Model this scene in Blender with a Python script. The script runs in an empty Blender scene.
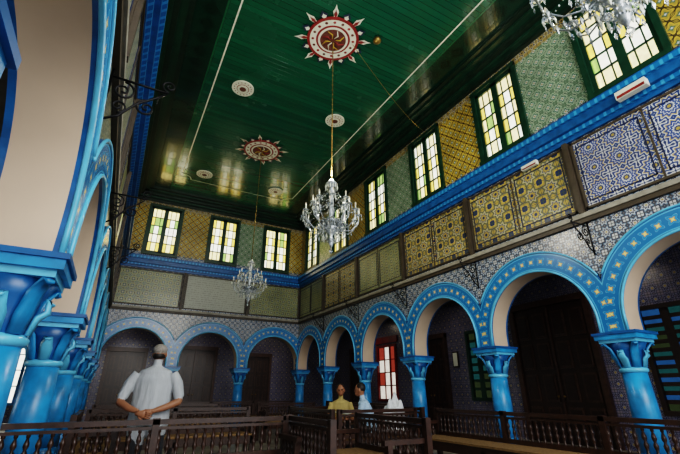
import bpy, math, random
from mathutils import Vector, Matrix
random.seed(7)
sc = bpy.context.scene

# ------------------------------------------------------------ helpers
def hx(s, a=1.0):
    s = s.lstrip('#')
    o = []
    for i in (0, 2, 4):
        c = int(s[i:i+2], 16) / 255
        o.append(c/12.92 if c <= .04045 else ((c+.055)/1.055)**2.4)
    return (o[0], o[1], o[2], a)

class NT:
    def __init__(s, name):
        s.mat = bpy.data.materials.new(name); s.mat.use_nodes = True
        s.t = s.mat.node_tree; s.t.nodes.clear()
        s.out = s.t.nodes.new('ShaderNodeOutputMaterial')
    def n(s, typ, **k):
        nd = s.t.nodes.new(typ)
        for a, b in k.items(): setattr(nd, a, b)
        return nd
    def link(s, a, b): s.t.links.new(a, b)
    def put(s, inp, v):
        if isinstance(v, (int, float, tuple)): inp.default_value = v
        else: s.link(v, inp)
    def m(s, op, a, b=0.0, c=0.0):
        nd = s.n('ShaderNodeMath', operation=op)
        s.put(nd.inputs[0], a); s.put(nd.inputs[1], b); s.put(nd.inputs[2], c)
        return nd.outputs[0]
    def ramp(s, fac, stops, interp='CONSTANT'):
        nd = s.n('ShaderNodeValToRGB'); r = nd.color_ramp; r.interpolation = interp
        while len(r.elements) > 1: r.elements.remove(r.elements[-1])
        r.elements[0].position = stops[0][0]; r.elements[0].color = stops[0][1]
        for p, c in stops[1:]:
            e = r.elements.new(p); e.color = c
        s.put(nd.inputs[0], fac)
        return nd.outputs[0]
    def mix(s, f, a, b, blend='MIX'):
        nd = s.n('ShaderNodeMix', data_type='RGBA', blend_type=blend)
        s.put(nd.inputs[0], f); s.put(nd.inputs[6], a); s.put(nd.inputs[7], b)
        return nd.outputs[2]
    def noise(s, scale, detail=3, vec=None):
        nd = s.n('ShaderNodeTexNoise'); nd.inputs['Scale'].default_value = scale
        nd.inputs['Detail'].default_value = detail
        if vec is not None: s.link(vec, nd.inputs['Vector'])
        return nd.outputs[0]
    def pos(s):
        g = s.n('ShaderNodeNewGeometry'); x = s.n('ShaderNodeSeparateXYZ')
        s.link(g.outputs['Position'], x.inputs[0])
        return g.outputs['Position'], x.outputs[0], x.outputs[1], x.outputs[2]
    def principled(s, col, rough=.5, metal=0, trans=0, coat=0, bump=None, bstr=.3):
        b = s.n('ShaderNodeBsdfPrincipled')
        s.put(b.inputs['Base Color'], col); s.put(b.inputs['Roughness'], rough)
        b.inputs['Metallic'].default_value = metal
        b.inputs['Transmission Weight'].default_value = trans
        b.inputs['Coat Weight'].default_value = coat
        if bump is not None:
            bn = s.n('ShaderNodeBump'); bn.inputs['Strength'].default_value = bstr
            bn.inputs['Distance'].default_value = .02
            s.link(bump, bn.inputs['Height']); s.link(bn.outputs[0], b.inputs['Normal'])
        s.link(b.outputs[0], s.out.inputs[0]); return b

def pmat(name, col, rough=.5, metal=0, var=.25, scale=6, trans=0, coat=0):
    t = NT(name); p, x, y, z = t.pos()
    f = t.noise(scale, 4, p)
    dark = tuple(c*(1-var) for c in col[:3]) + (1,)
    lite = tuple(min(1, c*(1+var)) for c in col[:3]) + (1,)
    c = t.ramp(f, [(.3, dark), (.7, lite)], 'LINEAR')
    t.principled(c, rough, metal, trans, coat)
    return t.mat

def tile_mat(name, s, stops, n=8, k=.2, rot=False, grout=hx('4a4d50'), rough=.28, gw=.475, k2=0.0, n2=4):
    t = NT(name); p, x, y, z = t.pos()
    u = t.m('ADD', x, y); v = z
    if rot:
        u, v = t.m('MULTIPLY', t.m('ADD', u, v), .7071), t.m('MULTIPLY', t.m('SUBTRACT', u, v), .7071)
    pu = t.m('SUBTRACT', t.m('FRACT', t.m('DIVIDE', u, s)), .5)
    pv = t.m('SUBTRACT', t.m('FRACT', t.m('DIVIDE', v, s)), .5)
    r = t.m('SQRT', t.m('ADD', t.m('MULTIPLY', pu, pu), t.m('MULTIPLY', pv, pv)))
    a = t.m('ARCTAN2', pv, pu)
    w = t.m('ADD', t.m('MULTIPLY', t.m('COSINE', t.m('MULTIPLY', a, float(n))), k), 1.0)
    w = t.m('ADD', w, t.m('MULTIPLY', t.m('COSINE', t.m('MULTIPLY', a, float(n2))), k2))
    tt = t.m('MULTIPLY', r, w)
    c = t.ramp(tt, stops)
    e = t.m('MAXIMUM', t.m('ABSOLUTE', pu), t.m('ABSOLUTE', pv))
    c = t.mix(t.m('GREATER_THAN', e, gw), c, grout)
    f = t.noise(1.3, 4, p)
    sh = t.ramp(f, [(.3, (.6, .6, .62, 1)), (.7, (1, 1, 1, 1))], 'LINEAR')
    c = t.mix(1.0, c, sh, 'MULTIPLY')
    t.principled(c, rough)
    return t.mat

class M:
    def __init__(s): s.v=[]; s.f=[]; s.m=[]; s.s=[]; s.uv={}
    def add(s, vs, fs, mi=0, smooth=False, uvs=None):
        o = len(s.v); s.v += [tuple(q) for q in vs]
        for i, f in enumerate(fs):
            if uvs: s.uv[len(s.f)] = uvs[i]
            s.f.append([o+j for j in f]); s.m.append(mi); s.s.append(smooth)
    def box(s, x0,x1,y0,y1,z0,z1, mi=0):
        vs=[(x,y,z) for z in (z0,z1) for y in (y0,y1) for x in (x0,x1)]
        s.add(vs, [(0,2,3,1),(4,5,7,6),(0,1,5,4),(2,6,7,3),(0,4,6,2),(1,3,7,5)], mi)
    def mbox(s, mp, s0,s1,d0,d1,z0,z1, mi=0):
        a = mp(s0,d0,z0); b = mp(s1,d1,z1)
        s.box(min(a[0],b[0]),max(a[0],b[0]),min(a[1],b[1]),max(a[1],b[1]),z0,z1,mi)
    def lathe(s, prof, c, seg=16, mi=0, smooth=True, cap=True, sx=1, sy=1):
        vs=[]; fs=[]
        for r,z in prof:
            for i in range(seg):
                a=2*math.pi*i/seg; vs.append((c[0]+r*sx*math.cos(a), c[1]+r*sy*math.sin(a), c[2]+z))
        for j in range(len(prof)-1):
            for i in range(seg):
                k=(i+1)%seg; fs.append((j*seg+i, j*seg+k, (j+1)*seg+k, (j+1)*seg+i))
        if cap:
            fs.append(tuple(range(seg-1,-1,-1))); fs.append(tuple((len(prof)-1)*seg+i for i in range(seg)))
        s.add(vs, fs, mi, smooth)
    def tube(s, pts, rad, seg=8, mi=0, smooth=True, side=None):
        pts=[Vector(p) for p in pts]; n=len(pts)
        if not isinstance(rad,(list,tuple)): rad=[rad]*n
        rad=[(r,r) if not isinstance(r,(list,tuple)) else r for r in rad]
        vs=[]; fs=[]; prev=Vector(side) if side else None
        for i,p in enumerate(pts):
            d=(pts[min(i+1,n-1)]-pts[max(i-1,0)])
            if d.length<1e-9: d=Vector((0,0,1))
            d.normalize()
            if prev is None:
                prev=Vector((1,0,0)) if abs(d.x)<.8 else Vector((0,1,0))
            u=prev-d*prev.dot(d)
            if u.length<1e-6: u=Vector((0,1,0))-d*d.y
            u.normalize(); w=d.cross(u); prev=u
            for k in range(seg):
                a=2*math.pi*k/seg
                vs.append(p+u*(rad[i][0]*math.cos(a))+w*(rad[i][1]*math.sin(a)))
        for i in range(n-1):
            for k in range(seg):
                l=(k+1)%seg; fs.append((i*seg+k,i*seg+l,(i+1)*seg+l,(i+1)*seg+k))
        fs.append(tuple(range(seg-1,-1,-1))); fs.append(tuple((n-1)*seg+k for k in range(seg)))
        s.add(vs,fs,mi,smooth)
    def ell(s, c, r, mi=0, seg=16, rings=10):
        vs=[]; fs=[]
        for j in range(rings+1):
            ph=math.pi*j/rings
            rr=max(math.sin(ph),.02)
            for i in range(seg):
                a=2*math.pi*i/seg
                vs.append((c[0]+r[0]*rr*math.cos(a), c[1]+r[1]*rr*math.sin(a), c[2]-r[2]*math.cos(ph)))
        for j in range(rings):
            for i in range(seg):
                k=(i+1)%seg; fs.append((j*seg+i,j*seg+k,(j+1)*seg+k,(j+1)*seg+i))
        fs.append(tuple(range(seg-1,-1,-1))); fs.append(tuple(rings*seg+i for i in range(seg)))
        s.add(vs,fs,mi,True)
    def octa(s, c, r, h, mi=0):
        x,y,z=c
        s.add([(x+r,y,z),(x,y+r,z),(x-r,y,z),(x,y-r,z),(x,y,z+h),(x,y,z-h)],
              [(0,1,4),(1,2,4),(2,3,4),(3,0,4),(1,0,5),(2,1,5),(3,2,5),(0,3,5)],mi)
    def obj(s, name, mats, parent=None, origin=None):
        me=bpy.data.meshes.new(name)
        o0=Vector(origin) if origin else Vector((0,0,0))
        me.from_pydata([tuple(Vector(v)-o0) for v in s.v],[],s.f)
        for i,p in enumerate(me.polygons):
            p.material_index=s.m[i]; p.use_smooth=s.s[i]
        if s.uv:
            ul=me.uv_layers.new(name='UVMap')
            for i,p in enumerate(me.polygons):
                if i in s.uv:
                    for j,li in enumerate(p.loop_indices): ul.data[li].uv=s.uv[i][j]
        for m in mats: me.materials.append(m)
        me.update()
        ob=bpy.data.objects.new(name,me); sc.collection.objects.link(ob); ob.location=o0
        if parent: ob.parent=parent; 
        return ob

# ------------------------------------------------------------ materials
blue   = pmat('blue_paint', hx('2482c0'), .32, var=.35, scale=5)
blue_d = pmat('blue_paint_dark', hx('14558f'), .33, var=.3)
blue_l = pmat('blue_paint_light', hx('5fb4e0'), .32, var=.15)
plaster= pmat('plaster_soffit', hx('c4b09c'), .5, var=.12, scale=1.2)
white  = pmat('white_paint', hx('d8dccf'), .4, var=.05)
wood   = pmat('dark_wood', hx('34221a'), .3, var=.4, scale=14)
wood_d = pmat('door_wood', hx('2a1b16'), .35, var=.35, scale=9)
wood_m = pmat('door_wood_panel', hx('402c24'), .35, var=.35, scale=9)
green_w= pmat('green_woodwork', hx('123527'), .35, var=.3)
green_d= pmat('green_moulding', hx('12281e'), .35, var=.35)
iron   = pmat('wrought_iron', hx('0e0f14'), .45, .6)
brass  = pmat('brass', hx('8c7440'), .3, .8)
straw  = pmat('straw_mat', hx('735a38'), .8, var=.3, scale=30)
stoneL = pmat('ledge_stone', hx('8d8a80'), .5)
frame_b= pmat('panel_frame', hx('40382e'), .5)
gold   = pmat('gold_paint', hx('b89b3a'), .35, .3)
red    = pmat('red_paint', hx('7c1e1e'), .45)
navy   = pmat('navy_paint', hx('16203f'), .45)
aisle_c= pmat('aisle_ceiling', hx('4a443e'), .7)

def plaque_mat():
    t=NT('plaque_stone'); p,x,y,z=t.pos()
    ln=t.m('FRACT',t.m('DIVIDE',z,.085))
    row=t.m('LESS_THAN',t.m('ABSOLUTE',t.m('SUBTRACT',ln,.5)),.25)
    nz=t.noise(26,3,p); f=t.m('MULTIPLY',row,t.m('GREATER_THAN',nz,.5))
    c=t.mix(t.m('MULTIPLY',f,.35),hx('a2a69c'),hx('55584f'))
    t.principled(c,.4); return t.mat
plain_p=plaque_mat()

W=hx('d0d4d8'); BL=hx('233a6a'); LB=hx('7294b4'); YE=hx('b09a48'); GR=hx('44705a'); DK=hx('22262e'); CR=hx('bcb694'); OL=hx('76763f')
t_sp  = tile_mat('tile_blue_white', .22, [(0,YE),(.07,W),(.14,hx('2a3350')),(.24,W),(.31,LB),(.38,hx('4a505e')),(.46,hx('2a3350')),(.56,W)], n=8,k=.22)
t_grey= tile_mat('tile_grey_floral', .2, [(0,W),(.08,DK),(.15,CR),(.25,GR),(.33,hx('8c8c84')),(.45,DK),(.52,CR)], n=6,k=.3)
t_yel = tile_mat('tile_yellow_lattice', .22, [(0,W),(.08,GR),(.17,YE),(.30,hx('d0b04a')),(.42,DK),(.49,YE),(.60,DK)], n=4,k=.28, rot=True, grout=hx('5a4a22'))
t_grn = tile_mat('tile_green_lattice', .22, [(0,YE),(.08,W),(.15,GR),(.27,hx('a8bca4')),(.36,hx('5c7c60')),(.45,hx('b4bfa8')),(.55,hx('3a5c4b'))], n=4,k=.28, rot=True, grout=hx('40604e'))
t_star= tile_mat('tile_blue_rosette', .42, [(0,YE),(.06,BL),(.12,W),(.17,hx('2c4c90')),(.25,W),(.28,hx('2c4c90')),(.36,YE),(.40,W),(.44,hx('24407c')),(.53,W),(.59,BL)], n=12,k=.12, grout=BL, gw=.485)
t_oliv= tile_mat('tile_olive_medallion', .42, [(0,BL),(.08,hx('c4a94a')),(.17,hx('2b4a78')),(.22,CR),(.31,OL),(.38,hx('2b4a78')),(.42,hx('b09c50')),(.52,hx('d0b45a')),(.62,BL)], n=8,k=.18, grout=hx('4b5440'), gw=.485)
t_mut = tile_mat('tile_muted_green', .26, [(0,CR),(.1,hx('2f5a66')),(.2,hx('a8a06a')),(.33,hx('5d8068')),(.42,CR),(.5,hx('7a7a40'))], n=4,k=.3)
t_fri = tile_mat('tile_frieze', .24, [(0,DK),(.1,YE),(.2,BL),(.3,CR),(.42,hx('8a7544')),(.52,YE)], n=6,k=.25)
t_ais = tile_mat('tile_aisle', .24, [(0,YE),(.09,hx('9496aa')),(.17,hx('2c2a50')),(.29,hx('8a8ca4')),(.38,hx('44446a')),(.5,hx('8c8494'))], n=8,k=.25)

def archi_mat():
    t=NT('archivolt_ornament'); uv=t.n('ShaderNodeUVMap'); uv.uv_map='UVMap'
    x=t.n('ShaderNodeSeparateXYZ'); t.link(uv.outputs[0],x.inputs[0])
    pu=t.m('MULTIPLY',t.m('SUBTRACT',t.m('FRACT',t.m('DIVIDE',x.outputs[0],.2)),.5),.2)
    pv=t.m('MULTIPLY',t.m('SUBTRACT',x.outputs[1],.5),.36)
    r=t.m('SQRT',t.m('ADD',t.m('MULTIPLY',pu,pu),t.m('MULTIPLY',pv,pv)))
    a=t.m('ARCTAN2',pv,pu)
    r=t.m('MULTIPLY',r,t.m('ADD',t.m('MULTIPLY',t.m('COSINE',t.m('MULTIPLY',a,4.)),.3),1.))
    c=t.ramp(r,[(0,hx('e6d890')),(.022,hx('a8943c')),(.034,hx('2b86c4')),(.060,hx('6fb4dc')),(.064,hx('1f70b0'))])
    e=t.m('ABSOLUTE',t.m('SUBTRACT',x.outputs[1],.5))
    c=t.mix(t.m('GREATER_THAN',e,.36),c,hx('56aada'))
    c=t.mix(t.m('GREATER_THAN',e,.41),c,hx('175e9a'))
    t.principled(c,.25); return t.mat
m_arch=archi_mat()

def cornice_mat():
    t=NT('cornice_blue'); p,x,y,z=t.pos(); u=t.m('ADD',x,y)
    w=t.m('SINE',t.m('MULTIPLY',u,50.))
    c=t.ramp(t.m('ADD',t.m('MULTIPLY',w,.5),.5),[(0,hx('1967a6')),(.7,hx('3f96d0'))])
    t.principled(c,.3); return t.mat
m_corn=cornice_mat()

def ceiling_mat():
    t=NT('ceiling_green_planks'); p,x,y,z=t.pos()
    pl=t.m('FRACT',t.m('DIVIDE',y,.14))
    groove=t.m('LESS_THAN',pl,.06)
    idn=t.m('FLOOR',t.m('DIVIDE',y,.14))
    wn=t.n('ShaderNodeTexWhiteNoise',noise_dimensions='1D'); t.link(idn,wn.inputs['W'])
    c=t.ramp(wn.outputs[0],[(0,hx('104a38')),(1,hx('145a44'))],'LINEAR')
    c=t.mix(groove,c,hx('072a20'))
    dx=t.m('ABSOLUTE',t.m('SUBTRACT',x,3.16))
    border=t.m('GREATER_THAN',dx,2.42)
    c=t.mix(border,c,hx('0c3024'))
    pu=t.m('SUBTRACT',t.m('FRACT',t.m('DIVIDE',y,.42)),.5); pu=t.m('MULTIPLY',pu,.42)
    pv=t.m('SUBTRACT',dx,2.75)
    r=t.m('ADD',t.m('ABSOLUTE',pu),t.m('ABSOLUTE',pv))
    st=t.ramp(r,[(0,(1,1,1,1)),(.05,(0,0,0,1)),(.09,(1,1,1,1)),(.15,(0,0,0,1)),(.18,(1,1,1,1)),(.2,(0,0,0,1))])
    st=t.m('MULTIPLY',st,border)
    c=t.mix(t.m('MULTIPLY',st,.8),c,hx('040f0b'))
    line=t.m('LESS_THAN',t.m('ABSOLUTE',t.m('SUBTRACT',dx,2.45)),.02)
    c=t.mix(line,c,hx('1c5a40'))
    f=t.noise(1.2,4,p)
    rr=t.ramp(f,[(.3,(.17,.17,.17,1)),(.7,(.3,.3,.3,1))],'LINEAR')
    t.principled(c,rr,coat=.25,bump=t.m('SUBTRACT',1.,groove),bstr=.4)
    return t.mat
m_ceil=ceiling_mat()

def floor_mat():
    t=NT('floor_stone'); p,x,y,z=t.pos()
    c=t.n('ShaderNodeTexChecker'); c.inputs['Scale'].default_value=2.5
    c.inputs['Color1'].default_value=hx('8a857a'); c.inputs['Color2'].default_value=hx('6f6a62')
    t.link(p,c.inputs['Vector']); t.principled(c.outputs[0],.35); return t.mat
m_floor=floor_mat()

def pane_mat(name,col,es=1.0,tr=.5):
    t=NT(name); p,x,y,z=t.pos()
    f=t.noise(9,2,p)
    c=t.mix(1.0,col,t.ramp(f,[(.3,(.8,.8,.8,1)),(.7,(1,1,1,1))],'LINEAR'),'MULTIPLY')
    a=t.n('ShaderNodeBsdfTransparent'); t.put(a.inputs[0],c)
    e=t.n('ShaderNodeEmission'); t.put(e.inputs[0],c); e.inputs[1].default_value=es  # panes glow by emission, in place of daylight behind them
    mx=t.n('ShaderNodeMixShader'); mx.inputs[0].default_value=1-tr
    t.link(a.outputs[0],mx.inputs[1]); t.link(e.outputs[0],mx.inputs[2]); t.link(mx.outputs[0],t.out.inputs[0])
    return t.mat
p_wh=pane_mat('glass_pale',hx('f6f4e6'),2.2); p_ye=pane_mat('glass_yellow',hx('f0d878'),1.9)
p_gr=pane_mat('glass_green',hx('b8d488'),1.2); p_am=pane_mat('glass_cream',hx('f6e8b8'),2.0)
p_bl=pane_mat('glass_blue',hx('3a70a8'),.32,.03); p_te=pane_mat('glass_teal',hx('3a7c7c'),.22,.03)
p_rd=pane_mat('glass_red',hx('b05040'),.5,.2); p_ol=pane_mat('glass_olive',hx('5a6848'),.2,.03)
p_dim=pane_mat('glass_milky',hx('e4dcd0'),.9,.25)
PANES=[p_wh,p_ye,p_gr,p_am,p_bl,p_te,p_rd,p_ol,p_dim]

crystal=pmat('crystal_glass',hx('dfe6ea'),.04,0,.1,trans=.85)
crystal2=pmat('crystal_facets',hx('b4bcc2'),.08,.35,.35,scale=25)

# ------------------------------------------------------------ layout
BAY=2.58
YC=[3.42+BAY*k for k in range(-2,6)]      # -1.74 .. 16.32
XC=[-.72,1.87,4.46,7.05]
YN=YC[0]; SPR=2.02; ZC=2.22; R=1.09; AW=.36; T=.4; CEIL=8.75
right=lambda s,d,z:(6.85+d,s,z)
left =lambda s,d,z:(-.52-d,s,z)
far  =lambda s,d,z:(s,16.2+d,z)

def arcade(M0,MA,mp,cols,top=4.0):
    for a,b in zip(cols[:-1],cols[1:]):
        c=(a+b)/2; H=(b-a)/2; N=48
        inner=[(c+R,SPR)]+[(c+R*math.cos(math.pi*i/N),ZC+R*math.sin(math.pi*i/N)) for i in range(N+1)]+[(c-R,SPR)]
        for d in (0,T):
            for s0,s1 in ((a,c-R),(c+R,b)):
                M0.add([mp(s0,d,SPR),mp(s1,d,SPR),mp(s1,d,top),mp(s0,d,top)],[(0,1,2,3)],0)
            for i in range(1,len(inner)-2):
                p,q=inner[i],inner[i+1]
                M0.add([mp(p[0],d,p[1]),mp(q[0],d,q[1]),mp(q[0],d,top),mp(p[0],d,top)],[(0,1,2,3)],0)
        vs=[];fs=[]
        for p in inner: vs+=[mp(p[0],0,p[1]),mp(p[0],T,p[1])]
        for i in range(len(inner)-1): fs.append((2*i,2*i+2,2*i+3,2*i+1))
        M0.add(vs,fs,1,True)
        for s0,s1 in ((a,c-R),(c+R,b)):
            M0.add([mp(s0,0,SPR),mp(s1,0,SPR),mp(s1,T,SPR),mp(s0,T,SPR)],[(0,1,2,3)],1)
        # archivolt
        outer=[(c+H,SPR)]
        for i in range(N+1):
            th=math.pi*i/N; L=R+AW; cs=math.cos(th)
            if abs(cs)*L>H: L=H/abs(cs)
            outer.append((c+L*cs,ZC+L*math.sin(th)))
        outer.append((c-H,SPR))
        for d0,d1 in ((-.05,0),(T,T+.05)):
            dd = d0 if d0<0 else d1; du=0
            for i in range(len(inner)-1):
                p,q,o,w=inner[i],inner[i+1],outer[i],outer[i+1]
                seg=math.hypot(q[0]-p[0],q[1]-p[1])*(1.15)
                v0=math.hypot(o[0]-p[0],o[1]-p[1])/AW; v1=math.hypot(w[0]-q[0],w[1]-q[1])/AW
                MA.add([mp(p[0],dd,p[1]),mp(q[0],dd,q[1]),mp(w[0],dd,w[1]),mp(o[0],dd,o[1])],[(0,1,2,3)],0,
                       uvs=[[(du,0),(du+seg,0),(du+seg,min(1,v1)),(du,min(1,v0))]])
                db = 0 if d0<0 else T
                MA.add([mp(p[0],dd,p[1]),mp(q[0],dd,q[1]),mp(q[0],db,q[1]),mp(p[0],db,p[1])],[(0,1,2,3)],1)
                MA.add([mp(o[0],dd,o[1]),mp(w[0],dd,w[1]),mp(w[0],db,w[1]),mp(o[0],db,o[1])],[(0,1,2,3)],1)
                du+=seg
        for off,rr,mi in ((-.0,.022,2),(AW,.018,2)):
            pts=[]
            for i in range(N+1):
                th=math.pi*i/N; L=R+off; cs=math.cos(th)
                if abs(cs)*L>H-.01: continue
                pts.append(mp(c+L*cs,-.055,ZC+L*math.sin(th)))
            if off<=0: pts=[mp(c+R,-.055,SPR)]+pts+[mp(c-R,-.055,SPR)]
            MA.tube(pts,rr,6,mi)

WZ0,WZ1=6.18,8.12; WW=.56
def upper(M0,mp,s0,s1,wins,lat):
    M0.mbox(mp,s0,s1,0,T,4.0,WZ0,0)
    M0.mbox(mp,s0,s1,0,T,WZ1,CEIL,4)
    edges=[s0]
    for w in wins: edges+=[w-WW,w+WW]
    edges.append(s1)
    for i in range(0,len(edges),2):
        if edges[i+1]-edges[i]>.01: M0.mbox(mp,edges[i],edges[i+1],0,T,WZ0,WZ1,lat[(i//2)%len(lat)])

def area(name,loc,tgt,sx,sy,e,col):
    L=bpy.data.lights.new(name,'AREA'); L.shape='RECTANGLE'; L.size=sx; L.size_y=sy; L.energy=e; L.color=col
    o=bpy.data.objects.new(name,L); sc.collection.objects.link(o); o.location=loc
    o.rotation_euler=(Vector(tgt)-Vector(loc)).to_track_quat('-Z','Z').to_euler()

for nm,mp,cols,wins in (('right',right,YC,[(a+b)/2 for a,b in zip(YC[:-1],YC[1:])]),
                        ('left',left,YC,[(a+b)/2 for a,b in zip(YC[:-1],YC[1:])]),
                        ('far',far,XC,[.78,3.17,5.56])):
    m=M(); ma=M()
    arcade(m,ma,mp,cols)
    s0,s1=cols[0],cols[-1]
    if nm=='far': s0,s1=-.52,6.85
    upper(m,mp,s0,s1,wins,[2,2,3,2] if nm=='far' else [3,2])
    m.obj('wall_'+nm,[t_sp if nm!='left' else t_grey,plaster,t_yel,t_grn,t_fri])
    ma.obj('trim_arches_'+nm,[m_arch,blue_d,blue_l])
    mt=M()
    a0,a1=s0,min(s1,16.2) if nm!='far' else s1
    for dd,z0,z1,mi in ((-.06,5.52,5.60,1),(-.12,5.60,5.68,0),(-.2,5.68,5.84,2),(-.26,5.84,5.93,0),(-.2,5.93,6.0,1)):
        mt.mbox(mp,a0,a1,dd,0,z0,z1,mi)
    mt.mbox(mp,a0,a1,-.09,0,3.98,4.06,3)
    mt.mbox(mp,a0,a1,-.06,0,3.90,3.98,4)
    mt.obj('trim_cornice_'+nm,[m_corn,blue_d,blue_d,stoneL,frame_b])
    mp_=M()
    for i,(a,b) in enumerate(zip(cols[:-1],cols[1:])):
        b=min(b,16.2) if nm!='far' else min(b,6.85)
        a=max(a,-.52) if nm=='far' else a
        if nm=='far': mi=[1,3,1][i]
        elif nm=='right': mi=[2,2,0,0,1,0,1][i]
        else: mi=[4,1][i%2]
        A,B=a+.08,b-.08
        mp_.mbox(mp,A,B,-.025,0,4.14,5.46,mi)
        F=.035
        for (u0,u1,z0,z1) in ((A-.02,A+F,4.12,5.48),(B-F,B+.02,4.12,5.48),(A,B,4.12,4.16),(A,B,5.44,5.48)):
            mp_.mbox(mp,u0,u1,-.05,0,z0,z1,5)
        if nm!='far':
            c=(A+B)/2; mp_.mbox(mp,c-.015,c+.015,-.04,0,4.16,5.44,5)
            for cc in ((A+c)/2,(c+B)/2):
                for (u0,u1,z0,z1) in ((cc-.53,cc-.51,4.25,5.35),(cc+.51,cc+.53,4.25,5.35),(cc-.53,cc+.53,4.25,4.27),(cc-.53,cc+.53,5.33,5.35)):
                    mp_.mbox(mp,u0,u1,-.035,0,z0,z1,6)
        mp_.mbox(mp,a-.045,a+.045,-.1,0,4.06,5.52,5)
    mp_.obj('trim_tile_panels_'+nm,[t_oliv,t_mut,t_star,plain_p,t_grey,frame_b,navy])
    mc=M()
    for dd,z0,z1,mi in ((-.62,8.66,8.75,0),(-.5,8.6,8.66,1),(-.34,8.5,8.6,0),(-.22,8.42,8.5,1),(-.1,8.34,8.42,0)):
        mc.mbox(mp,a0,a1,dd,0,z0,z1,mi)
    mc.obj('trim_crown_'+nm,[green_d,green_w])
    for j,w in enumerate(wins):
        e=M()
        def fr(u0,u1,z0,z1,d0=-.06,d1=.06,mi=0): e.mbox(mp,u0,u1,d0,d1,z0,z1,mi)
        o=.1
        fr(w-WW-o,w-WW,WZ0-.06,WZ1+.1); fr(w+WW,w+WW+o,WZ0-.06,WZ1+.1)
        fr(w-WW-o,w+WW+o,WZ1,WZ1+.1,-.08); fr(w-WW-o,w+WW+o,WZ0-.1,WZ0,-.1)
        fr(w-WW,w-WW+.08,WZ0,WZ1,.0,.1); fr(w+WW-.08,w+WW,WZ0,WZ1,.0,.1)
        fr(w-.08,w+.08,WZ0,WZ1,.0,.1); fr(w-WW,w+WW,WZ1-.08,WZ1,0,.1); fr(w-WW,w+WW,WZ0,WZ0+.08,0,.1)
        rows=5; zz=[WZ0+.08+(WZ1-WZ0-.16)*k/rows for k in range(rows+1)]
        for k in range(1,rows): fr(w-WW,w+WW,zz[k]-.02,zz[k]+.02,.03,.07)
        for sg in (-1,1):
            x0,x1=sorted((w+sg*.08,w+sg*(WW-.08))); L=x1-x0
            cuts=[x0,x0+L*.27,x0+L*.73,x1]
            for q in cuts[1:3]: fr(q-.013,q+.013,WZ0,WZ1,.03,.07)
            for ci in range(3):
                for k in range(rows):
                    if ci==1: mi=[3,0,0,0,3][k]
                    else: mi=[1,3,0,1,3][(k+j)%5]
                    if random.random()<.07: mi=2
                    e.mbox(mp,cuts[ci],cuts[ci+1],.045,.055,zz[k],zz[k+1],1+mi)
        e.obj('window_%s_%d'%(nm,j+1),[green_w]+PANES[:4])
        area('window_daylight',mp(w,.75,7.15),mp(w,-3,6.2),1.4,2.2,145,(1,.95,.82))

# ------------------------------------------------------------ columns
def column(cx,cy):
    m=M()
    m.box(cx-.24,cx+.24,cy-.24,cy+.24,0,.16,1)
    m.lathe([(.235,.16),(.24,.2),(.22,.24),(.19,.27),(.205,.31),(.185,.34)],(cx,cy,0),20,0)
    m.lathe([(.185,.34),(.18,.9),(.165,1.44)],(cx,cy,0),20,0)
    m.lathe([(.165,1.42),(.19,1.44),(.195,1.47),(.17,1.5)],(cx,cy,0),20,2)
    m.lathe([(.165,1.48),(.17,1.6),(.2,1.74),(.27,1.86)],(cx,cy,0),16,1)
    for i in range(8):
        a=math.pi/4*i+math.pi/4; dx,dy=math.cos(a),math.sin(a); out=.36 if i%2==0 else .27; z1=1.87 if i%2==0 else 1.76
        pts=[(cx+dx*r,cy+dy*r,z) for r,z in ((.17,1.5),(.2,1.62),(.25,z1-.1),(out-.03,z1-.01),(out,z1-.05))]
        m.tube(pts,[(.055,.02),(.065,.022),(.06,.022),(.045,.022),(.03,.02)],6,0 if i%2==0 else 2,side=(-dy,dx,0))
    m.box(cx-.27,cx+.27,cy-.27,cy+.27,1.86,1.91,2)
    m.box(cx-.31,cx+.31,cy-.31,cy+.31,1.91,1.98,0)
    m.box(cx-.33,cx+.33,cy-.33,cy+.33,1.98,2.02,1)
    m.obj('arcade_column',[blue,blue_d,blue_l],origin=(cx,cy,0))
for y in YC:
    column(-.72,min(y,16.36)); column(7.05,min(y,16.36))
for x in XC[1:3]: column(x,16.4)

# ------------------------------------------------------------ shell
m=M(); m.box(-4.3,10.4,-4.5,19.6,-.1,0,0); m.obj('floor',[m_floor])
m=M(); m.box(-.95,7.3,YN,16.65,CEIL,CEIL+.15,0)
x0,x1,y0,y1=.95,5.37,-1.6,14.35
w=.035
cr=.35
def strip(a,b):
    a=Vector(a);b=Vector(b);d=(b-a).normalized();n=Vector((-d.y,d.x,0))*w/2
    z=CEIL-.015
    m.add([(a.x+n.x,a.y+n.y,z),(b.x+n.x,b.y+n.y,z),(b.x-n.x,b.y-n.y,z),(a.x-n.x,a.y-n.y,z)],[(0,1,2,3)],1)
pts=[(x0,y0)]+[(x0,y1-cr)]+[(x0+cr*math.sin(t)*1.0, y1-cr*math.cos(t)) for t in [math.pi/2*k/5 for k in range(6)]]
pts+= [(x1-cr*math.cos(t), y1-cr*math.sin(t)) for t in [math.pi/2*k/5 for k in range(6)]]+[(x1,y1-cr),(x1,y0)]
for a,b in zip(pts[:-1],pts[1:]):
    if (Vector(a)-Vector(b)).length>1e-3: strip((a[0],a[1],0),(b[0],b[1],0))
m.obj('ceiling',[m_ceil,white])
m=M()
m.box(7.25,10.3,-4.4,19.5,4.0,4.15,0); m.obj('ceiling_aisle_right',[aisle_c])
m=M(); m.box(-4.2,-.92,-4.4,19.5,4.0,4.15,0); m.obj('ceiling_aisle_left',[aisle_c])
m=M(); m.box(-.92,7.25,16.6,19.5,4.0,4.15,0); m.obj('ceiling_aisle_far',[aisle_c])

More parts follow.
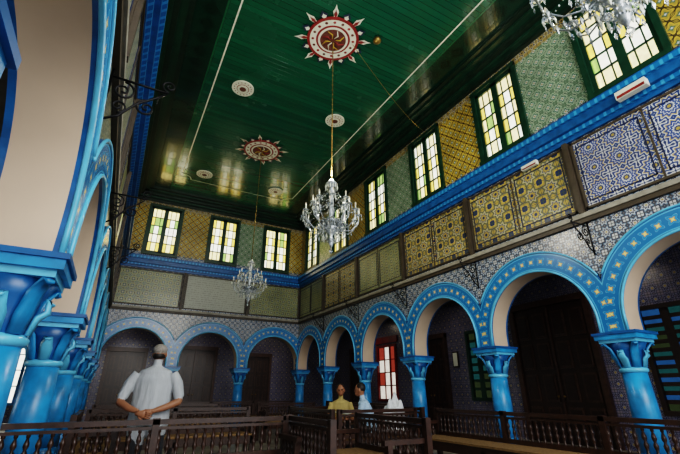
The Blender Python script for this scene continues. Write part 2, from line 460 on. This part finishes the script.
def outer(name,mp,s0,s1,holes,th=.2):
    m=M(); holes=sorted(holes); cur=s0
    for a,b,z0,z1 in holes:
        m.mbox(mp,cur,a,0,th,0,4.05,0)
        if z0>0: m.mbox(mp,a,b,0,th,0,z0,0)
        m.mbox(mp,a,b,0,th,z1,4.05,0); cur=b
    m.mbox(mp,cur,s1,0,th,0,4.05,0); m.obj(name,[t_ais])
oR=lambda s,d,z:(10.0+d,s,z)
oL=lambda s,d,z:(-4.0-d,s,z)
oF=lambda s,d,z:(s,19.2+d,z)
holesR=[(.3,1.9,.9,3.0),(3.1,4.4,.8,2.8),(8.8,9.5,1.0,2.9),(13.5,14.7,.9,2.9)]
outer('wall_outer_right',oR,-4.4,19.4,holesR)
holesL=[(1.2,2.4,1,3.0),(6.8,8.,1,3.0),(11.9,13.1,1,3.0)]
outer('wall_outer_left',oL,-4.4,19.4,holesL)
holesF=[(-3.6,-2.2,.8,3.0)]
outer('wall_outer_far',oF,-4.2,10.2,holesF)

def glazed(name,mp,a,b,z0,z1,cols,rows,pal,framemat,louvre=False):
    e=M(); f=.09
    e.mbox(mp,a-f,a,-.06,.12,z0-f,z1+f,0); e.mbox(mp,b,b+f,-.06,.12,z0-f,z1+f,0)
    e.mbox(mp,a,b,-.06,.12,z1,z1+f,0); e.mbox(mp,a,b,-.06,.12,z0-f,z0,0)
    for i in range(1,cols):
        u=a+(b-a)*i/cols; g=.05 if i==cols//2 else .02
        if louvre: g=.08
        e.mbox(mp,u-g,u+g,.0,.08,z0,z1,0)
    for k in range(1,rows):
        z=z0+(z1-z0)*k/rows; g=.04 if louvre else .018; e.mbox(mp,a,b,.01,.07,z-g,z+g,0)
    for i in range(cols):
        for k in range(rows):
            e.mbox(mp,a+(b-a)*i/cols,a+(b-a)*(i+1)/cols,.035,.045,z0+(z1-z0)*k/rows,z0+(z1-z0)*(k+1)/rows,1+random.choice(pal))
    e.obj(name,[framemat]+PANES)
glazed('window_aisle_1',oR,.3,1.9,.9,3.0,4,12,[4,5,4,5],wood_d,True)
glazed('window_aisle_2',oR,3.1,4.4,.8,2.8,3,12,[4,5,4,5,7],wood_d,True)
glazed('window_aisle_3',oR,8.8,9.5,1.0,2.9,2,8,[5,7,5,7],green_w,True)
glazed('window_aisle_4',oR,13.5,14.7,.9,2.9,3,4,[8,8,8,6],red)
for i,h in enumerate(holesL): glazed('window_left_aisle_%d'%(i+1),oL,h[0],h[1],h[2],h[3],2,4,[0,0,3],blue)
glazed('window_left_end',oF,-3.6,-2.2,.8,3.0,2,4,[0],blue)
for h in holesL: area('aisle_daylight',oL((h[0]+h[1])/2,.5,2),oL((h[0]+h[1])/2,-3,1.2),1.2,2,80,(.95,.97,1))
area('aisle_daylight',oF(-2.9,.5,2),oF(-2.9,-3,1.2),1.4,2,60,(.95,.97,1))

def door(name,mp,a,b,h,mat):
    e=M(); e.mbox(mp,a,b,-.05,-.005,0,h,0)
    e.mbox(mp,a-.12,a,-.12,-.005,0,h+.12,1); e.mbox(mp,b,b+.12,-.12,-.005,0,h+.12,1); e.mbox(mp,a-.12,b+.12,-.14,-.005,h,h+.16,1)
    c=(a+b)/2; e.mbox(mp,c-.025,c+.025,-.09,-.005,0,h,1)
    n=4
    for side in ((a,c-.025),(c+.025,b)):
        for col in range(2):
            w_=(side[1]-side[0])/2; u0=side[0]+w_*col+.07; u1=u0+w_-.14
            for k in range(n):
                z0=.15+(h-.2)*k/n; z1=z0+(h-.2)/n-.12
                e.mbox(mp,u0,u1,-.075,-.01,z0,z1,1); e.mbox(mp,u0+.05,u1-.05,-.095,-.01,z0+.05,z1-.05,0)
    for s in (-1,1): e.ell(mp(c+s*.08,-.12,1.05),(.03,.03,.03),2,8,6)
    e.obj(name,[wood_d,wood_m,brass])
door('door_1',oR,5.55,7.6,3.3,wood_d)
door('door_2',oR,10.6,12.0,2.9,wood_d)
door('door_3',oR,15.6,16.9,2.9,wood_d)
door('door_4',oF,2.3,4.0,2.9,wood_d)
door('door_5',oF,-.2,1.1,2.7,wood_d)
door('door_6',oF,5.3,6.6,2.7,wood_d)
e=M(); e.mbox(oR,13.3,14.9,-.06,-.02,3.05,3.32,0); e.obj('door_sign_panel',[red])
e=M(); e.mbox(oR,10.0,10.25,-.05,-.01,1.9,2.4,0); e.mbox(oR,10.03,10.22,-.055,-.05,1.94,2.36,1); e.obj('framed_notice',[wood_d,white])
e=M(); e.mbox(right,1.85,2.3,-.34,-.22,5.62,5.76,0); e.mbox(right,1.87,2.28,-.345,-.34,5.63,5.68,1); e.obj('emergency_light_box',[white,red])
e=M(); e.mbox(right,4.0,4.35,-.12,-.05,5.40,5.50,0); e.mbox(right,4.02,4.33,-.125,-.12,5.41,5.44,1); e.obj('emergency_light_box',[white,red])

# ------------------------------------------------------------ ceiling medallions
def medallion(cx,cy,r,rays):
    m=M(); z=CEIL-.02
    def ring(r0,r1,zz,mi,seg=48):
        vs=[];fs=[]
        for rr,dz in ((r0,0),(r1,0),(r1,.03)):
            for i in range(seg):
                a=2*math.pi*i/seg; vs.append((cx+rr*math.cos(a),cy+rr*math.sin(a),zz+dz))
        for j in range(2):
            for i in range(seg):
                k=(i+1)%seg; fs.append((j*seg+i,j*seg+k,(j+1)*seg+k,(j+1)*seg+i))
        m.add(vs,fs,mi)
    if rays:
        ring(0.001,r*.5,z-.05,4); ring(r*.5,r*.58,z-.045,1); ring(r*.58,r*.66,z-.035,0)
        ring(r*.66,r*.9,z-.03,1); ring(r*.9,r,z-.035,0)
    else:
        ring(0.001,r*.3,z-.05,4); ring(r*.3,r*.5,z-.045,1); ring(r*.5,r*.56,z-.035,0); ring(r*.56,r,z-.03,1)
    for i in range(16):
        a=2*math.pi*i/16
        m.ell((cx+r*.78*math.cos(a),cy+r*.78*math.sin(a),z-.03),(r*.06,r*.06,.012),0 if i%2 else 4,8,4)
        if i%2==0 and rays:
            m.tube([(cx+r*.1*math.cos(a),cy+r*.1*math.sin(a),z-.055),(cx+r*.28*math.cos(a+.25),cy+r*.28*math.sin(a+.25),z-.06),(cx+r*.46*math.cos(a-.1),cy+r*.46*math.sin(a-.1),z-.055)],[.015*r,.03*r,.012*r],5,[0,2,1,2][(i//2)%4])
    if rays:
        for i in range(16):
            a=2*math.pi*i/16; L=r*(1.5 if i%2 else 1.3); wd=.11 if i%2 else .16
            d=Vector((math.cos(a),math.sin(a),0)); n=Vector((-d.y,d.x,0)); c=Vector((cx,cy,z-.015))
            for sc_,mi,dz in ((1,[3,1][i%2],0),(.6,[1,0][i%2],-.008)):
                mid=r*1.02+(L-r*1.02)*.4*sc_
                q=[c+d*r*1.0+n*r*wd*.5*sc_, c+d*mid+n*r*wd*sc_, c+d*(mid*.5+(r*1.02+(L-r*1.02)*sc_)*.5)+n*r*wd*.35*sc_, c+d*(r*1.02+(L-r)*sc_),c+d*(mid*.5+(r*1.02+(L-r*1.02)*sc_)*.5)-n*r*wd*.35*sc_, c+d*mid-n*r*wd*sc_, c+d*r*1.0-n*r*wd*.5*sc_]
                m.add([(v.x,v.y,v.z+dz) for v in q],[(0,1,2,3,4,5,6)],mi)
    m.obj('ceiling_medallion',[red,white,gold,navy,medc])
medc=pmat('medallion_brown',hx('5a3028'),.5,var=.5,scale=9)
for y in (.75,5.92,11.1): medallion(3.07,y,.6,True)
for y in (3.3,8.5,13.65):
    for x in (1.68,4.5): medallion(x,y,.29,False)

# ------------------------------------------------------------ chandeliers
def chandelier(cx,cy,zc,en=110,S=1.0):
    m=M(); c=(cx,cy,zc); top=zc+(CEIL-.08-zc)/S
    m.tube([(cx,cy,zc+.8),(cx,cy,top)],.011,6,1)
    z=zc+.86
    while z<top-.05:
        m.ell((cx,cy,z),(.02,.02,.03),1,6,4); z+=.14
    m.lathe([(.01,-.68),(.04,-.62),(.06,-.52),(.03,-.44),(.09,-.36),(.15,-.28),(.05,-.2),(.03,-.05),(.07,.08),(.04,.2),(.03,.4),(.07,.5),(.03,.6),(.1,.66),(.12,.68),(.02,.8)],c,12,4)
    m.lathe([(.07,-.28),(.2,-.24),(.26,-.18),(.24,-.17),(.05,-.25)],c,16,0)
    def beads(p0,p1,n,sag,r=.02):
        p0=Vector(p0);p1=Vector(p1)
        for i in range(n+1):
            t=i/n; p=p0.lerp(p1,t); p.z-=sag*4*t*(1-t)
            m.octa(p,r,r*1.3,random.choice((0,4,4,2)))
    for tier,(nn,rad,z0,zt) in enumerate(((12,.54,-.25,-.02),(8,.36,-.05,.26))):
        tips=[]
        for i in range(nn):
            a=2*math.pi*(i+.5*tier)/nn; dx,dy=math.cos(a),math.sin(a)
            P=[(cx+dx*rr,cy+dy*rr,zc+zz) for rr,zz in ((.06,z0),(rad*.35,z0-.1),(rad*.7,z0-.08),(rad*.95,z0+.05),(rad,zt))]
            m.tube(P,.009,6,4)
            m.lathe([(.015,-.03),(.055,0),(.06,.012),(.02,.01)],(cx+dx*rad,cy+dy*rad,zc+zt),10,0)
            m.lathe([(.012,0),(.012,.1)],(cx+dx*rad,cy+dy*rad,zc+zt),6,2)
            m.lathe([(.012,.1),(.018,.125),(.003,.165)],(cx+dx*rad,cy+dy*rad,zc+zt),6,3)
            for k in range(5):
                aa=2*math.pi/5*k; m.octa((cx+dx*rad+.055*math.cos(aa),cy+dy*rad+.055*math.sin(aa),zc+zt-.06),.012,.045,random.choice((0,4,2)))
            m.octa((cx+dx*rad*.9,cy+dy*rad*.9,zc+zt-.2),.018,.06,4)
            m.octa((cx+dx*rad*.72,cy+dy*rad*.72,zc+z0-.16),.016,.055,0)
            m.octa((cx+dx*rad*.5,cy+dy*rad*.5,zc+z0-.2),.018,.055,4)
            m.octa((cx+dx*rad*.3,cy+dy*rad*.3,zc+z0-.24),.018,.06,2)
            tips.append((cx+dx*rad,cy+dy*rad,zc+zt))
        for i in range(nn):
            beads(tips[i],tips[(i+1)%nn],8,.1,.011)
            beads(tips[i],(cx+.08*math.cos(i),cy+.08*math.sin(i),zc+(.64 if tier else .45)),12,.12,.011)
    for i in range(14):
        a=2*math.pi*i/14; dx,dy=math.cos(a),math.sin(a)
        beads((cx+dx*.25,cy+dy*.25,zc-.2),(cx,cy,zc-.62),9,.06,.013)
        m.octa((cx+dx*.24,cy+dy*.24,zc-.28),.015,.06,4)
        m.octa((cx+dx*.12,cy+dy*.12,zc+.6),.013,.06,2)
    m.octa((cx,cy,zc-.74),.04,.07,0)
    bulb=pane_mat('bulb_glass',hx('f3ead0'),.6,.2) if 'bulb_glass' not in bpy.data.materials else bpy.data.materials['bulb_glass']
    ob=m.obj('crystal_chandelier',[crystal,brass,white,bulb,crystal2],origin=(cx,cy,zc)); ob.scale=(S,S,S)
    if en>0:
        L=bpy.data.lights.new('chandelier_fill','POINT'); L.energy=en; L.shadow_soft_size=.12; L.color=(1,.93,.8)  # point light added as nave fill; the chandelier itself is unlit
        lo=bpy.data.objects.new('chandelier_fill',L); sc.collection.objects.link(lo); lo.location=(cx+.0,cy,zc+.9*S)
chandelier(3.07,5.92,4.22,120,.97); chandelier(3.07,11.1,4.12,0,.88); chandelier(3.07,.85,4.5,60)

m=M(); P=[]
for i in range(25):
    t=i/24; p=Vector((3.5,5.75,8.62)).lerp(Vector((6.8,7.2,8.3)),t); p.z-=.25*4*t*(1-t)*(.5+.5*t); P.append(p)
m.tube(P,.008,5,0); m.lathe([(.05,-.12),(.1,-.07),(.08,0),(.03,.02)],(3.95,5.4,8.7),12,1); m.obj('hanging_cable',[brass,brass])

# ------------------------------------------------------------ wrought iron brackets
def bracket(mp,s,z):
    m=M()
    def sp(cd,cz,r0,turn,st,dirn=1,n=26):
        out=[]
        for i in range(n):
            t=i/(n-1); r=r0*(1-.85*t); a=st+dirn*turn*t*2*math.pi
            out.append(mp(s,cd+r*math.cos(a),cz+r*math.sin(a)))
        return out
    m.tube([mp(s,-.015,z-.3),mp(s,-.015,z+.3)],.013,6,0)
    m.tube([mp(s,-.02,z+.22),mp(s,-.5,z+.22)],.011,6,0)
    m.tube([mp(s,-.02,z-.26),mp(s,-.14,z-.18),mp(s,-.26,z),mp(s,-.4,z+.12),mp(s,-.48,z+.2)],.011,6,0)
    m.tube(sp(-.13,z+.1,.1,1.6,math.pi/2),.010,6,0)
    m.tube(sp(-.34,z-.02,.09,1.6,math.pi/2,-1),.010,6,0)
    m.tube(sp(-.12,z-.08,.07,1.4,-math.pi/2,-1),.010,6,0)
    m.tube(sp(-.5,z+.3,.07,1.5,-math.pi/2),.010,6,0)
    m.tube([mp(s,-.42,z+.22),mp(s,-.42,z+.05)],.006,5,0)
    m.obj('iron_wall_bracket',[iron])
for y in YC[1:7]:
    bracket(right,y,3.6)
for y in YC[1:5]:
    bracket(left,y,3.6)

# ------------------------------------------------------------ benches with spindle backs
def spindle(m,x,y,z0,z1,mi=0):
    h=z1-z0
    m.lathe([(.018,0),(.018,.08*h),(.010,.12*h),(.024,.3*h),(.026,.38*h),(.012,.5*h),(.026,.62*h),(.024,.7*h),(.010,.88*h),(.018,.92*h),(.018,h)],(x,y,z0),7,mi,cap=False)
def bench(x0,y0,x1,y1,side=None,h=.88,mat=True,knob=True):
    m=M(); a=Vector((x0,y0,0)); b=Vector((x1,y1,0)); d=(b-a); L=d.length; d.normalize(); n=Vector((-d.y,d.x,0))
    def bx(u0,u1,v0,v1,z0,z1,mi=0):
        vs=[a+d*u+n*v+Vector((0,0,z)) for z in (z0,z1) for v in (v0,v1) for u in (u0,u1)]
        m.add(vs,[(0,2,3,1),(4,5,7,6),(0,1,5,4),(2,6,7,3),(0,4,6,2),(1,3,7,5)],mi)
    bx(0,L,-.035,.035,h-.05,h); bx(0,L,-.022,.022,h-.1,h-.07); bx(0,L,-.025,.025,.46,.52)
    k=max(1,round(L/.095))
    for i in range(1,k):
        p=a+d*(L*i/k); spindle(m,p.x,p.y,.52,h-.1)
    np_=max(1,round(L/1.3))
    for i in range(np_+1):
        u=L*i/np_; bx(u-.035,u+.035,-.035,.035,0,h+.01)
    if side:
        s=side
        v0,v1=sorted((0,s*.52)); bx(0,L,v0,v1,.38,.43)
        if mat: 
            v0,v1=sorted((s*.03,s*.54)); bx(.02,L-.02,v0,v1,.43,.46,1)
        f0,f1=sorted((s*.46,s*.52))
        for i in range(np_+1):
            u=min(max(L*i/np_,.04),L-.04)
            bx(u-.035,u+.035,f0,f1,0,.64 if i in (0,np_) else .38)
            if i in (0,np_):
                v0,v1=sorted((0,s*.56)); bx(u-.035,u+.035,v0,v1,.64,.69)
                for q in (.15,.25,.35):
                    p=a+d*u+n*s*q; spindle(m,p.x,p.y,.43,.64)
        bx(0,L,f0,f1,.3,.38)
    m.obj('spindle_back_bench',[wood,straw],origin=(x0,y0,0))
bench(-.95,5.05,2.0,5.05,-1)
bench(2.08,5.12,2.08,3.95,None)
bench(3.15,3.75,3.15,5.2,1)
bench(3.32,8.1,3.32,6.3,None)
bench(3.4,6.2,4.95,6.2,1)
bench(3.6,7.95,5.0,7.95,-1)
bench(5.3,1.6,5.3,6.0,1)
bench(5.3,6.4,5.3,9.6,1)
bench(-.2,8.3,2.5,8.3,-1)
bench(-.2,11.2,2.6,11.2,-1)
bench(3.6,11.0,5.2,11.0,-1)
bench(6.4,9.0,6.4,12.5,1)
bench(.2,13.6,5.6,13.6,-1)
bench(-.3,6.3,-.3,8.0,-1)

# ------------------------------------------------------------ people
skin=pmat('skin',hx('8f6248'),.5,var=.06,scale=3)
hair=pmat('dark_hair',hx('17110e'),.6,var=.2,scale=30)
def cloth(name,col,rough=.8):
    t=NT(name); p,x,y,z=t.pos()
    mp=t.n('ShaderNodeMapping'); mp.inputs['Scale'].default_value=(9,9,2.2); t.link(p,mp.inputs[0])
    f=t.noise(1.6,3,mp.outputs[0])
    c=t.ramp(f,[(.3,tuple(q*.8 for q in col[:3])+(1,)),(.7,col)],'LINEAR')
    t.principled(c,rough,bump=f,bstr=1.0); return t.mat
shirt_w=cloth('white_shirt',hx('aeb4ba'))
trous=cloth('grey_trousers',hx('3a3c42'))
trous_d=cloth('dark_trousers',hx('25262c'))
shirt_y=cloth('yellow_shirt',hx('b8a468'))
shirt_b=cloth('pale_blue_shirt',hx('a8c4dc'))
capm=pmat('knitted_cap',hx('85807a'),.9,var=.3,scale=60)
shoe=pmat('shoe_leather',hx('1c1613'),.5)
eye=pmat('eye_dark',hx('120e0c'),.2,var=0); lip=pmat('lips',hx('7a4438'),.5,var=0)

def person(name,loc,rot,tubes,ells,hands,mats,eyes):
    m=M(); samples=[]
    for lab,pts in tubes:
        P=[Vector(p[0]) for p in pts]; Rr=[(p[1],p[2]) for p in pts]
        PP=[];RR=[]
        for i in range(len(P)-1):
            for k in range(4):
                t=k/4; t2=t*t*(3-2*t)
                PP.append(P[i].lerp(P[i+1],t)); RR.append((Rr[i][0]*(1-t2)+Rr[i+1][0]*t2,Rr[i][1]*(1-t2)+Rr[i+1][1]*t2))
        PP.append(P[-1]);RR.append(Rr[-1])
        m.tube(PP,RR,18,0,side=(1,0,0))
        for p,r in zip(PP,RR): samples.append((p,Vector((r[0],r[1],(r[0]+r[1])/2)),lab))
    for lab,c,r in ells:
        m.ell(c,r,0,20,14); samples.append((Vector(c),Vector(r),lab))
    tmp=m.obj('tmp',[mats[0]])
    md=tmp.modifiers.new('r','REMESH'); md.mode='VOXEL'; md.voxel_size=.011
    s2=tmp.modifiers.new('s','SMOOTH'); s2.iterations=4
    dg=bpy.context.evaluated_depsgraph_get(); dg.update()
    me=bpy.data.meshes.new_from_object(tmp.evaluated_get(dg))
    bpy.data.objects.remove(tmp)
    me.materials.clear()
    for q in mats: me.materials.append(q)
    for p in me.polygons:
        c=p.center; best=9;bl=0
        for sp,r,lab in samples:
            d=c-sp
            k=math.sqrt((d.x/r.x)**2+(d.y/r.y)**2+(d.z/r.z)**2)
            k=(k-1)*min(r)
            if k<best: best=k;bl=lab
        p.material_index=bl; p.use_smooth=True
    root=bpy.data.objects.new(name,None); sc.collection.objects.link(root)
    body=bpy.data.objects.new('body',me); sc.collection.objects.link(body); body.parent=root
    h=M()
    for wr,d,nrm,thumbside in hands:
        wr=Vector(wr); d=Vector(d).normalized(); nrm=Vector(nrm); nrm=(nrm-d*nrm.dot(d)).normalized(); sd=d.cross(nrm)*thumbside
        h.tube([wr-d*.02,wr+d*.02,wr+d*.06,wr+d*.09],[(.026,.018),(.034,.018),(.042,.016),(.038,.012)],10,0,side=sd)
        for i,(off,L) in enumerate(((.03,.072),(.01,.082),(-.01,.075),(-.029,.058))):
            p=wr+d*.085+sd*off
            h.tube([p,p+d*L*.42,p+d*L*.7+nrm*L*.22,p+d*L*.85+nrm*L*.5],[.0095,.009,.008,.006],7,0)
        p=wr+d*.025+sd*.03
        h.tube([p,p+d*.02+sd*.02+nrm*.008,p+d*.045+sd*.032+nrm*.015,p+d*.068+sd*.034+nrm*.02],[.013,.012,.010,.007],7,0)
    h.obj('hands',[skin],parent=root)
    if eyes:
        g=M(); c=Vector(eyes[0]); f=Vector(eyes[1]).normalized(); s=Vector((1,0,0)); s=(s-f*s.dot(f)).normalized(); u=s.cross(f)
        for k in (-1,1):
            g.ell(c+f*.088+s*k*.03+u*.005,(.013,.009,.009),0,10,6)
            g.tube([c+f*.096+s*k*.014+u*.026,c+f*.096+s*k*.032+u*.03,c+f*.086+s*k*.046+u*.024],.0045,6,0)
        g.tube([c+f*.092-s*.022-u*.052,c+f*.1-u*.05,c+f*.092+s*.022-u*.052],.006,6,1)
        g.obj('face',[eye,lip],parent=root)
    root.location=loc; root.rotation_euler=(0,0,rot)
    return root

def head(c,capped,hairlab,skinlab):
    x,y,z=c
    E=[(skinlab,(x,y,z),(.076,.092,.112)),(skinlab,(x,y+.045,z-.06),(.05,.05,.055)),(skinlab,(x,y+.098,z-.015),(.013,.02,.024)),
       (skinlab,(x-.078,y,z-.01),(.014,.024,.034)),(skinlab,(x+.078,y,z-.01),(.014,.024,.034))]
    if capped: E+=[(hairlab,(x,y-.01,z+.052),(.088,.104,.074)),(5,(x,y-.024,z-.025),(.074,.08,.05))]
    else: E+=[(5,(x,y-.022,z+.035),(.084,.09,.093))]
    return E
# mats: 0 skin,1 shirt,2 trousers,3 shoes,4 cap,5 hair
H=1.60
tubes=[(1,[((0,0,.78),.24,.175),((0,.01,.95),.23,.175),((0,.015,1.15),.23,.165),((0,.0,1.3),.235,.14),((0,-.01,1.39),.19,.105),((0,-.01,1.45),.075,.068)]),
 (0,[((0,-.01,1.42),.054,.058),((0,.005,1.57),.05,.054)]),
 (2,[((.1,0,.85),.12,.13),((.12,.02,.48),.09,.095),((.125,0,.09),.075,.085)]),
 (2,[((-.1,0,.85),.12,.13),((-.12,.02,.48),.09,.095),((-.125,0,.09),.075,.085)]),
 (3,[((.125,-.06,.05),.045,.045),((.13,.16,.04),.042,.035)]),
 (3,[((-.125,-.06,.05),.045,.045),((-.13,.16,.04),.042,.035)]),
]
for s in (1,-1):
    tubes.append((1,[((s*.2,-.01,1.36),.07,.07),((s*.275,-.02,1.25),.068,.072),((s*.325,-.06,1.09),.062,.068)]))
    tubes.append((0,[((s*.33,-.07,1.09),.045,.045),((s*.33,-.1,1.04),.045,.045),((s*.2,-.19,.98),.038,.038),((s*.07,-.235,.94),.027,.027)]))
ells=head((0,.02,H),True,4,0)
person('standing_man',(.5,5.72,0),math.radians(-18),tubes,ells,
       [((.07,-.235,.94),(-1,-.05,-.25),(0,1,.1),1),((-.07,-.26,.925),(1,-.05,-.2),(0,1,.1),-1)],
       [skin,shirt_w,trous,shoe,capm,hair],((0,.02,H),(0,1,0)))

def seated(name,loc,rot,lean,mats,capped,reach=.3):
    hp=(0,lean*.62+.02,1.19)
    t=[(1,[((0,-.01,.5),.18,.14),((0,lean*.2,.66),.175,.13),((0,lean*.4,.85),.19,.125),((0,lean*.5,.97),.17,.1),((0,lean*.52,1.02),.07,.065)]),
       (0,[((0,lean*.52,1.0),.05,.052),((0,lean*.58+.01,1.14),.048,.05)])]
    hands=[]
    for s in (1,-1):
        t.append((2,[((s*.09,0,.55),.09,.09),((s*.13,.26,.56),.08,.08),((s*.14,.43,.53),.066,.066),((s*.14,.43,.3),.06,.06),((s*.14,.41,.1),.048,.05)]))
        t.append((3,[((s*.14,.37,.045),.04,.04),((s*.15,.57,.035),.038,.03)]))
        t.append((1,[((s*.17,lean*.48,.95),.06,.06),((s*.23,lean*.5+.03,.78),.055,.055)]))
        t.append((0,[((s*.23,lean*.5+.03,.77),.042,.042),((s*.2,lean*.5+.15,.70),.038,.038),((s*.12,lean*.5+.27,.70),.026,.026)]))
        hands.append(((s*.12,lean*.5+.27,.70),(-s*.35,.9,0),(0,0,-1),s))
    person(name,loc,rot,t,head(hp,capped,4,0),hands,mats,(hp,(0,1,-.15)))
seated('seated_person',(4.2,7.6,.0),math.radians(150),.16,[skin,shirt_y,trous_d,shoe,capm,hair],False)
seated('seated_man',(4.3,6.58,.0),math.radians(50),.34,[skin,shirt_b,trous_d,shoe,capm,hair],False)
m=M()
for s in (-1,1):
    m.add([(4.08,7.12,.78),(4.08,7.32,.78),(4.08+s*.16,7.32,.81),(4.08+s*.16,7.12,.81),(4.08,7.12,.76),(4.08,7.32,.76),(4.08+s*.165,7.32,.79),(4.08+s*.165,7.12,.79)],
          [(0,1,2,3),(4,7,6,5),(0,3,7,4),(1,5,6,2),(2,6,7,3)],0)
m.obj('open_book',[white])
m=M()
vs=[];fs=[];N=22
for j in range(N+1):
    for i in range(N+1):
        u=i/N*2-1; v=j/N*2-1; r=math.sqrt(u*u+v*v)
        h_=max(0,1-r*r)**.5*.58*(1+.12*math.sin(7*u+3*v)+.1*math.cos(9*v-4*u))
        vs.append((4.72+u*.25,6.50+v*.2,.465+h_))
for j in range(N):
    for i in range(N): fs.append((j*(N+1)+i,j*(N+1)+i+1,(j+1)*(N+1)+i+1,(j+1)*(N+1)+i))
m.add(vs,fs,0,True); m.obj('white_cloth_bundle',[cloth('white_cloth',hx('d4d8dc'))])

# ------------------------------------------------------------ world, lights, camera
w=bpy.data.worlds.new('sky_world'); sc.world=w; w.use_nodes=True
bg=w.node_tree.nodes['Background']; bg.inputs[0].default_value=(.78,.82,.88,1); bg.inputs[1].default_value=1.3
area('rear_fill_light',(3,-4,5.5),(3.3,9,4),6,5,400,(1,.95,.86))  # unseen fill light added behind the camera to brighten the hall
for y in (4.7,9.9,15): area('aisle_fill_light',(8.6,y,3.95),(8.6,y,0),.5,.5,7,(1,.88,.7))  # fill lights added to brighten the right aisle, not real lamps
for x in (0,3.2,6.4): area('aisle_fill_light',(x,17.9,3.95),(x,17.9,0),.5,.5,5,(1,.88,.7))  # same added fill for the far aisle

cam=bpy.data.cameras.new('camera'); co=bpy.data.objects.new('camera',cam); sc.collection.objects.link(co)
co.location=(0,0,1.15); co.rotation_euler=(math.radians(90+22.95),0,math.radians(-28.82))
cam.sensor_width=36; cam.lens=390/680*36; cam.clip_start=.05
sc.camera=co
sc.view_settings.view_transform='Filmic'
sc.view_settings.look='High Contrast'
sc.view_settings.exposure=.5
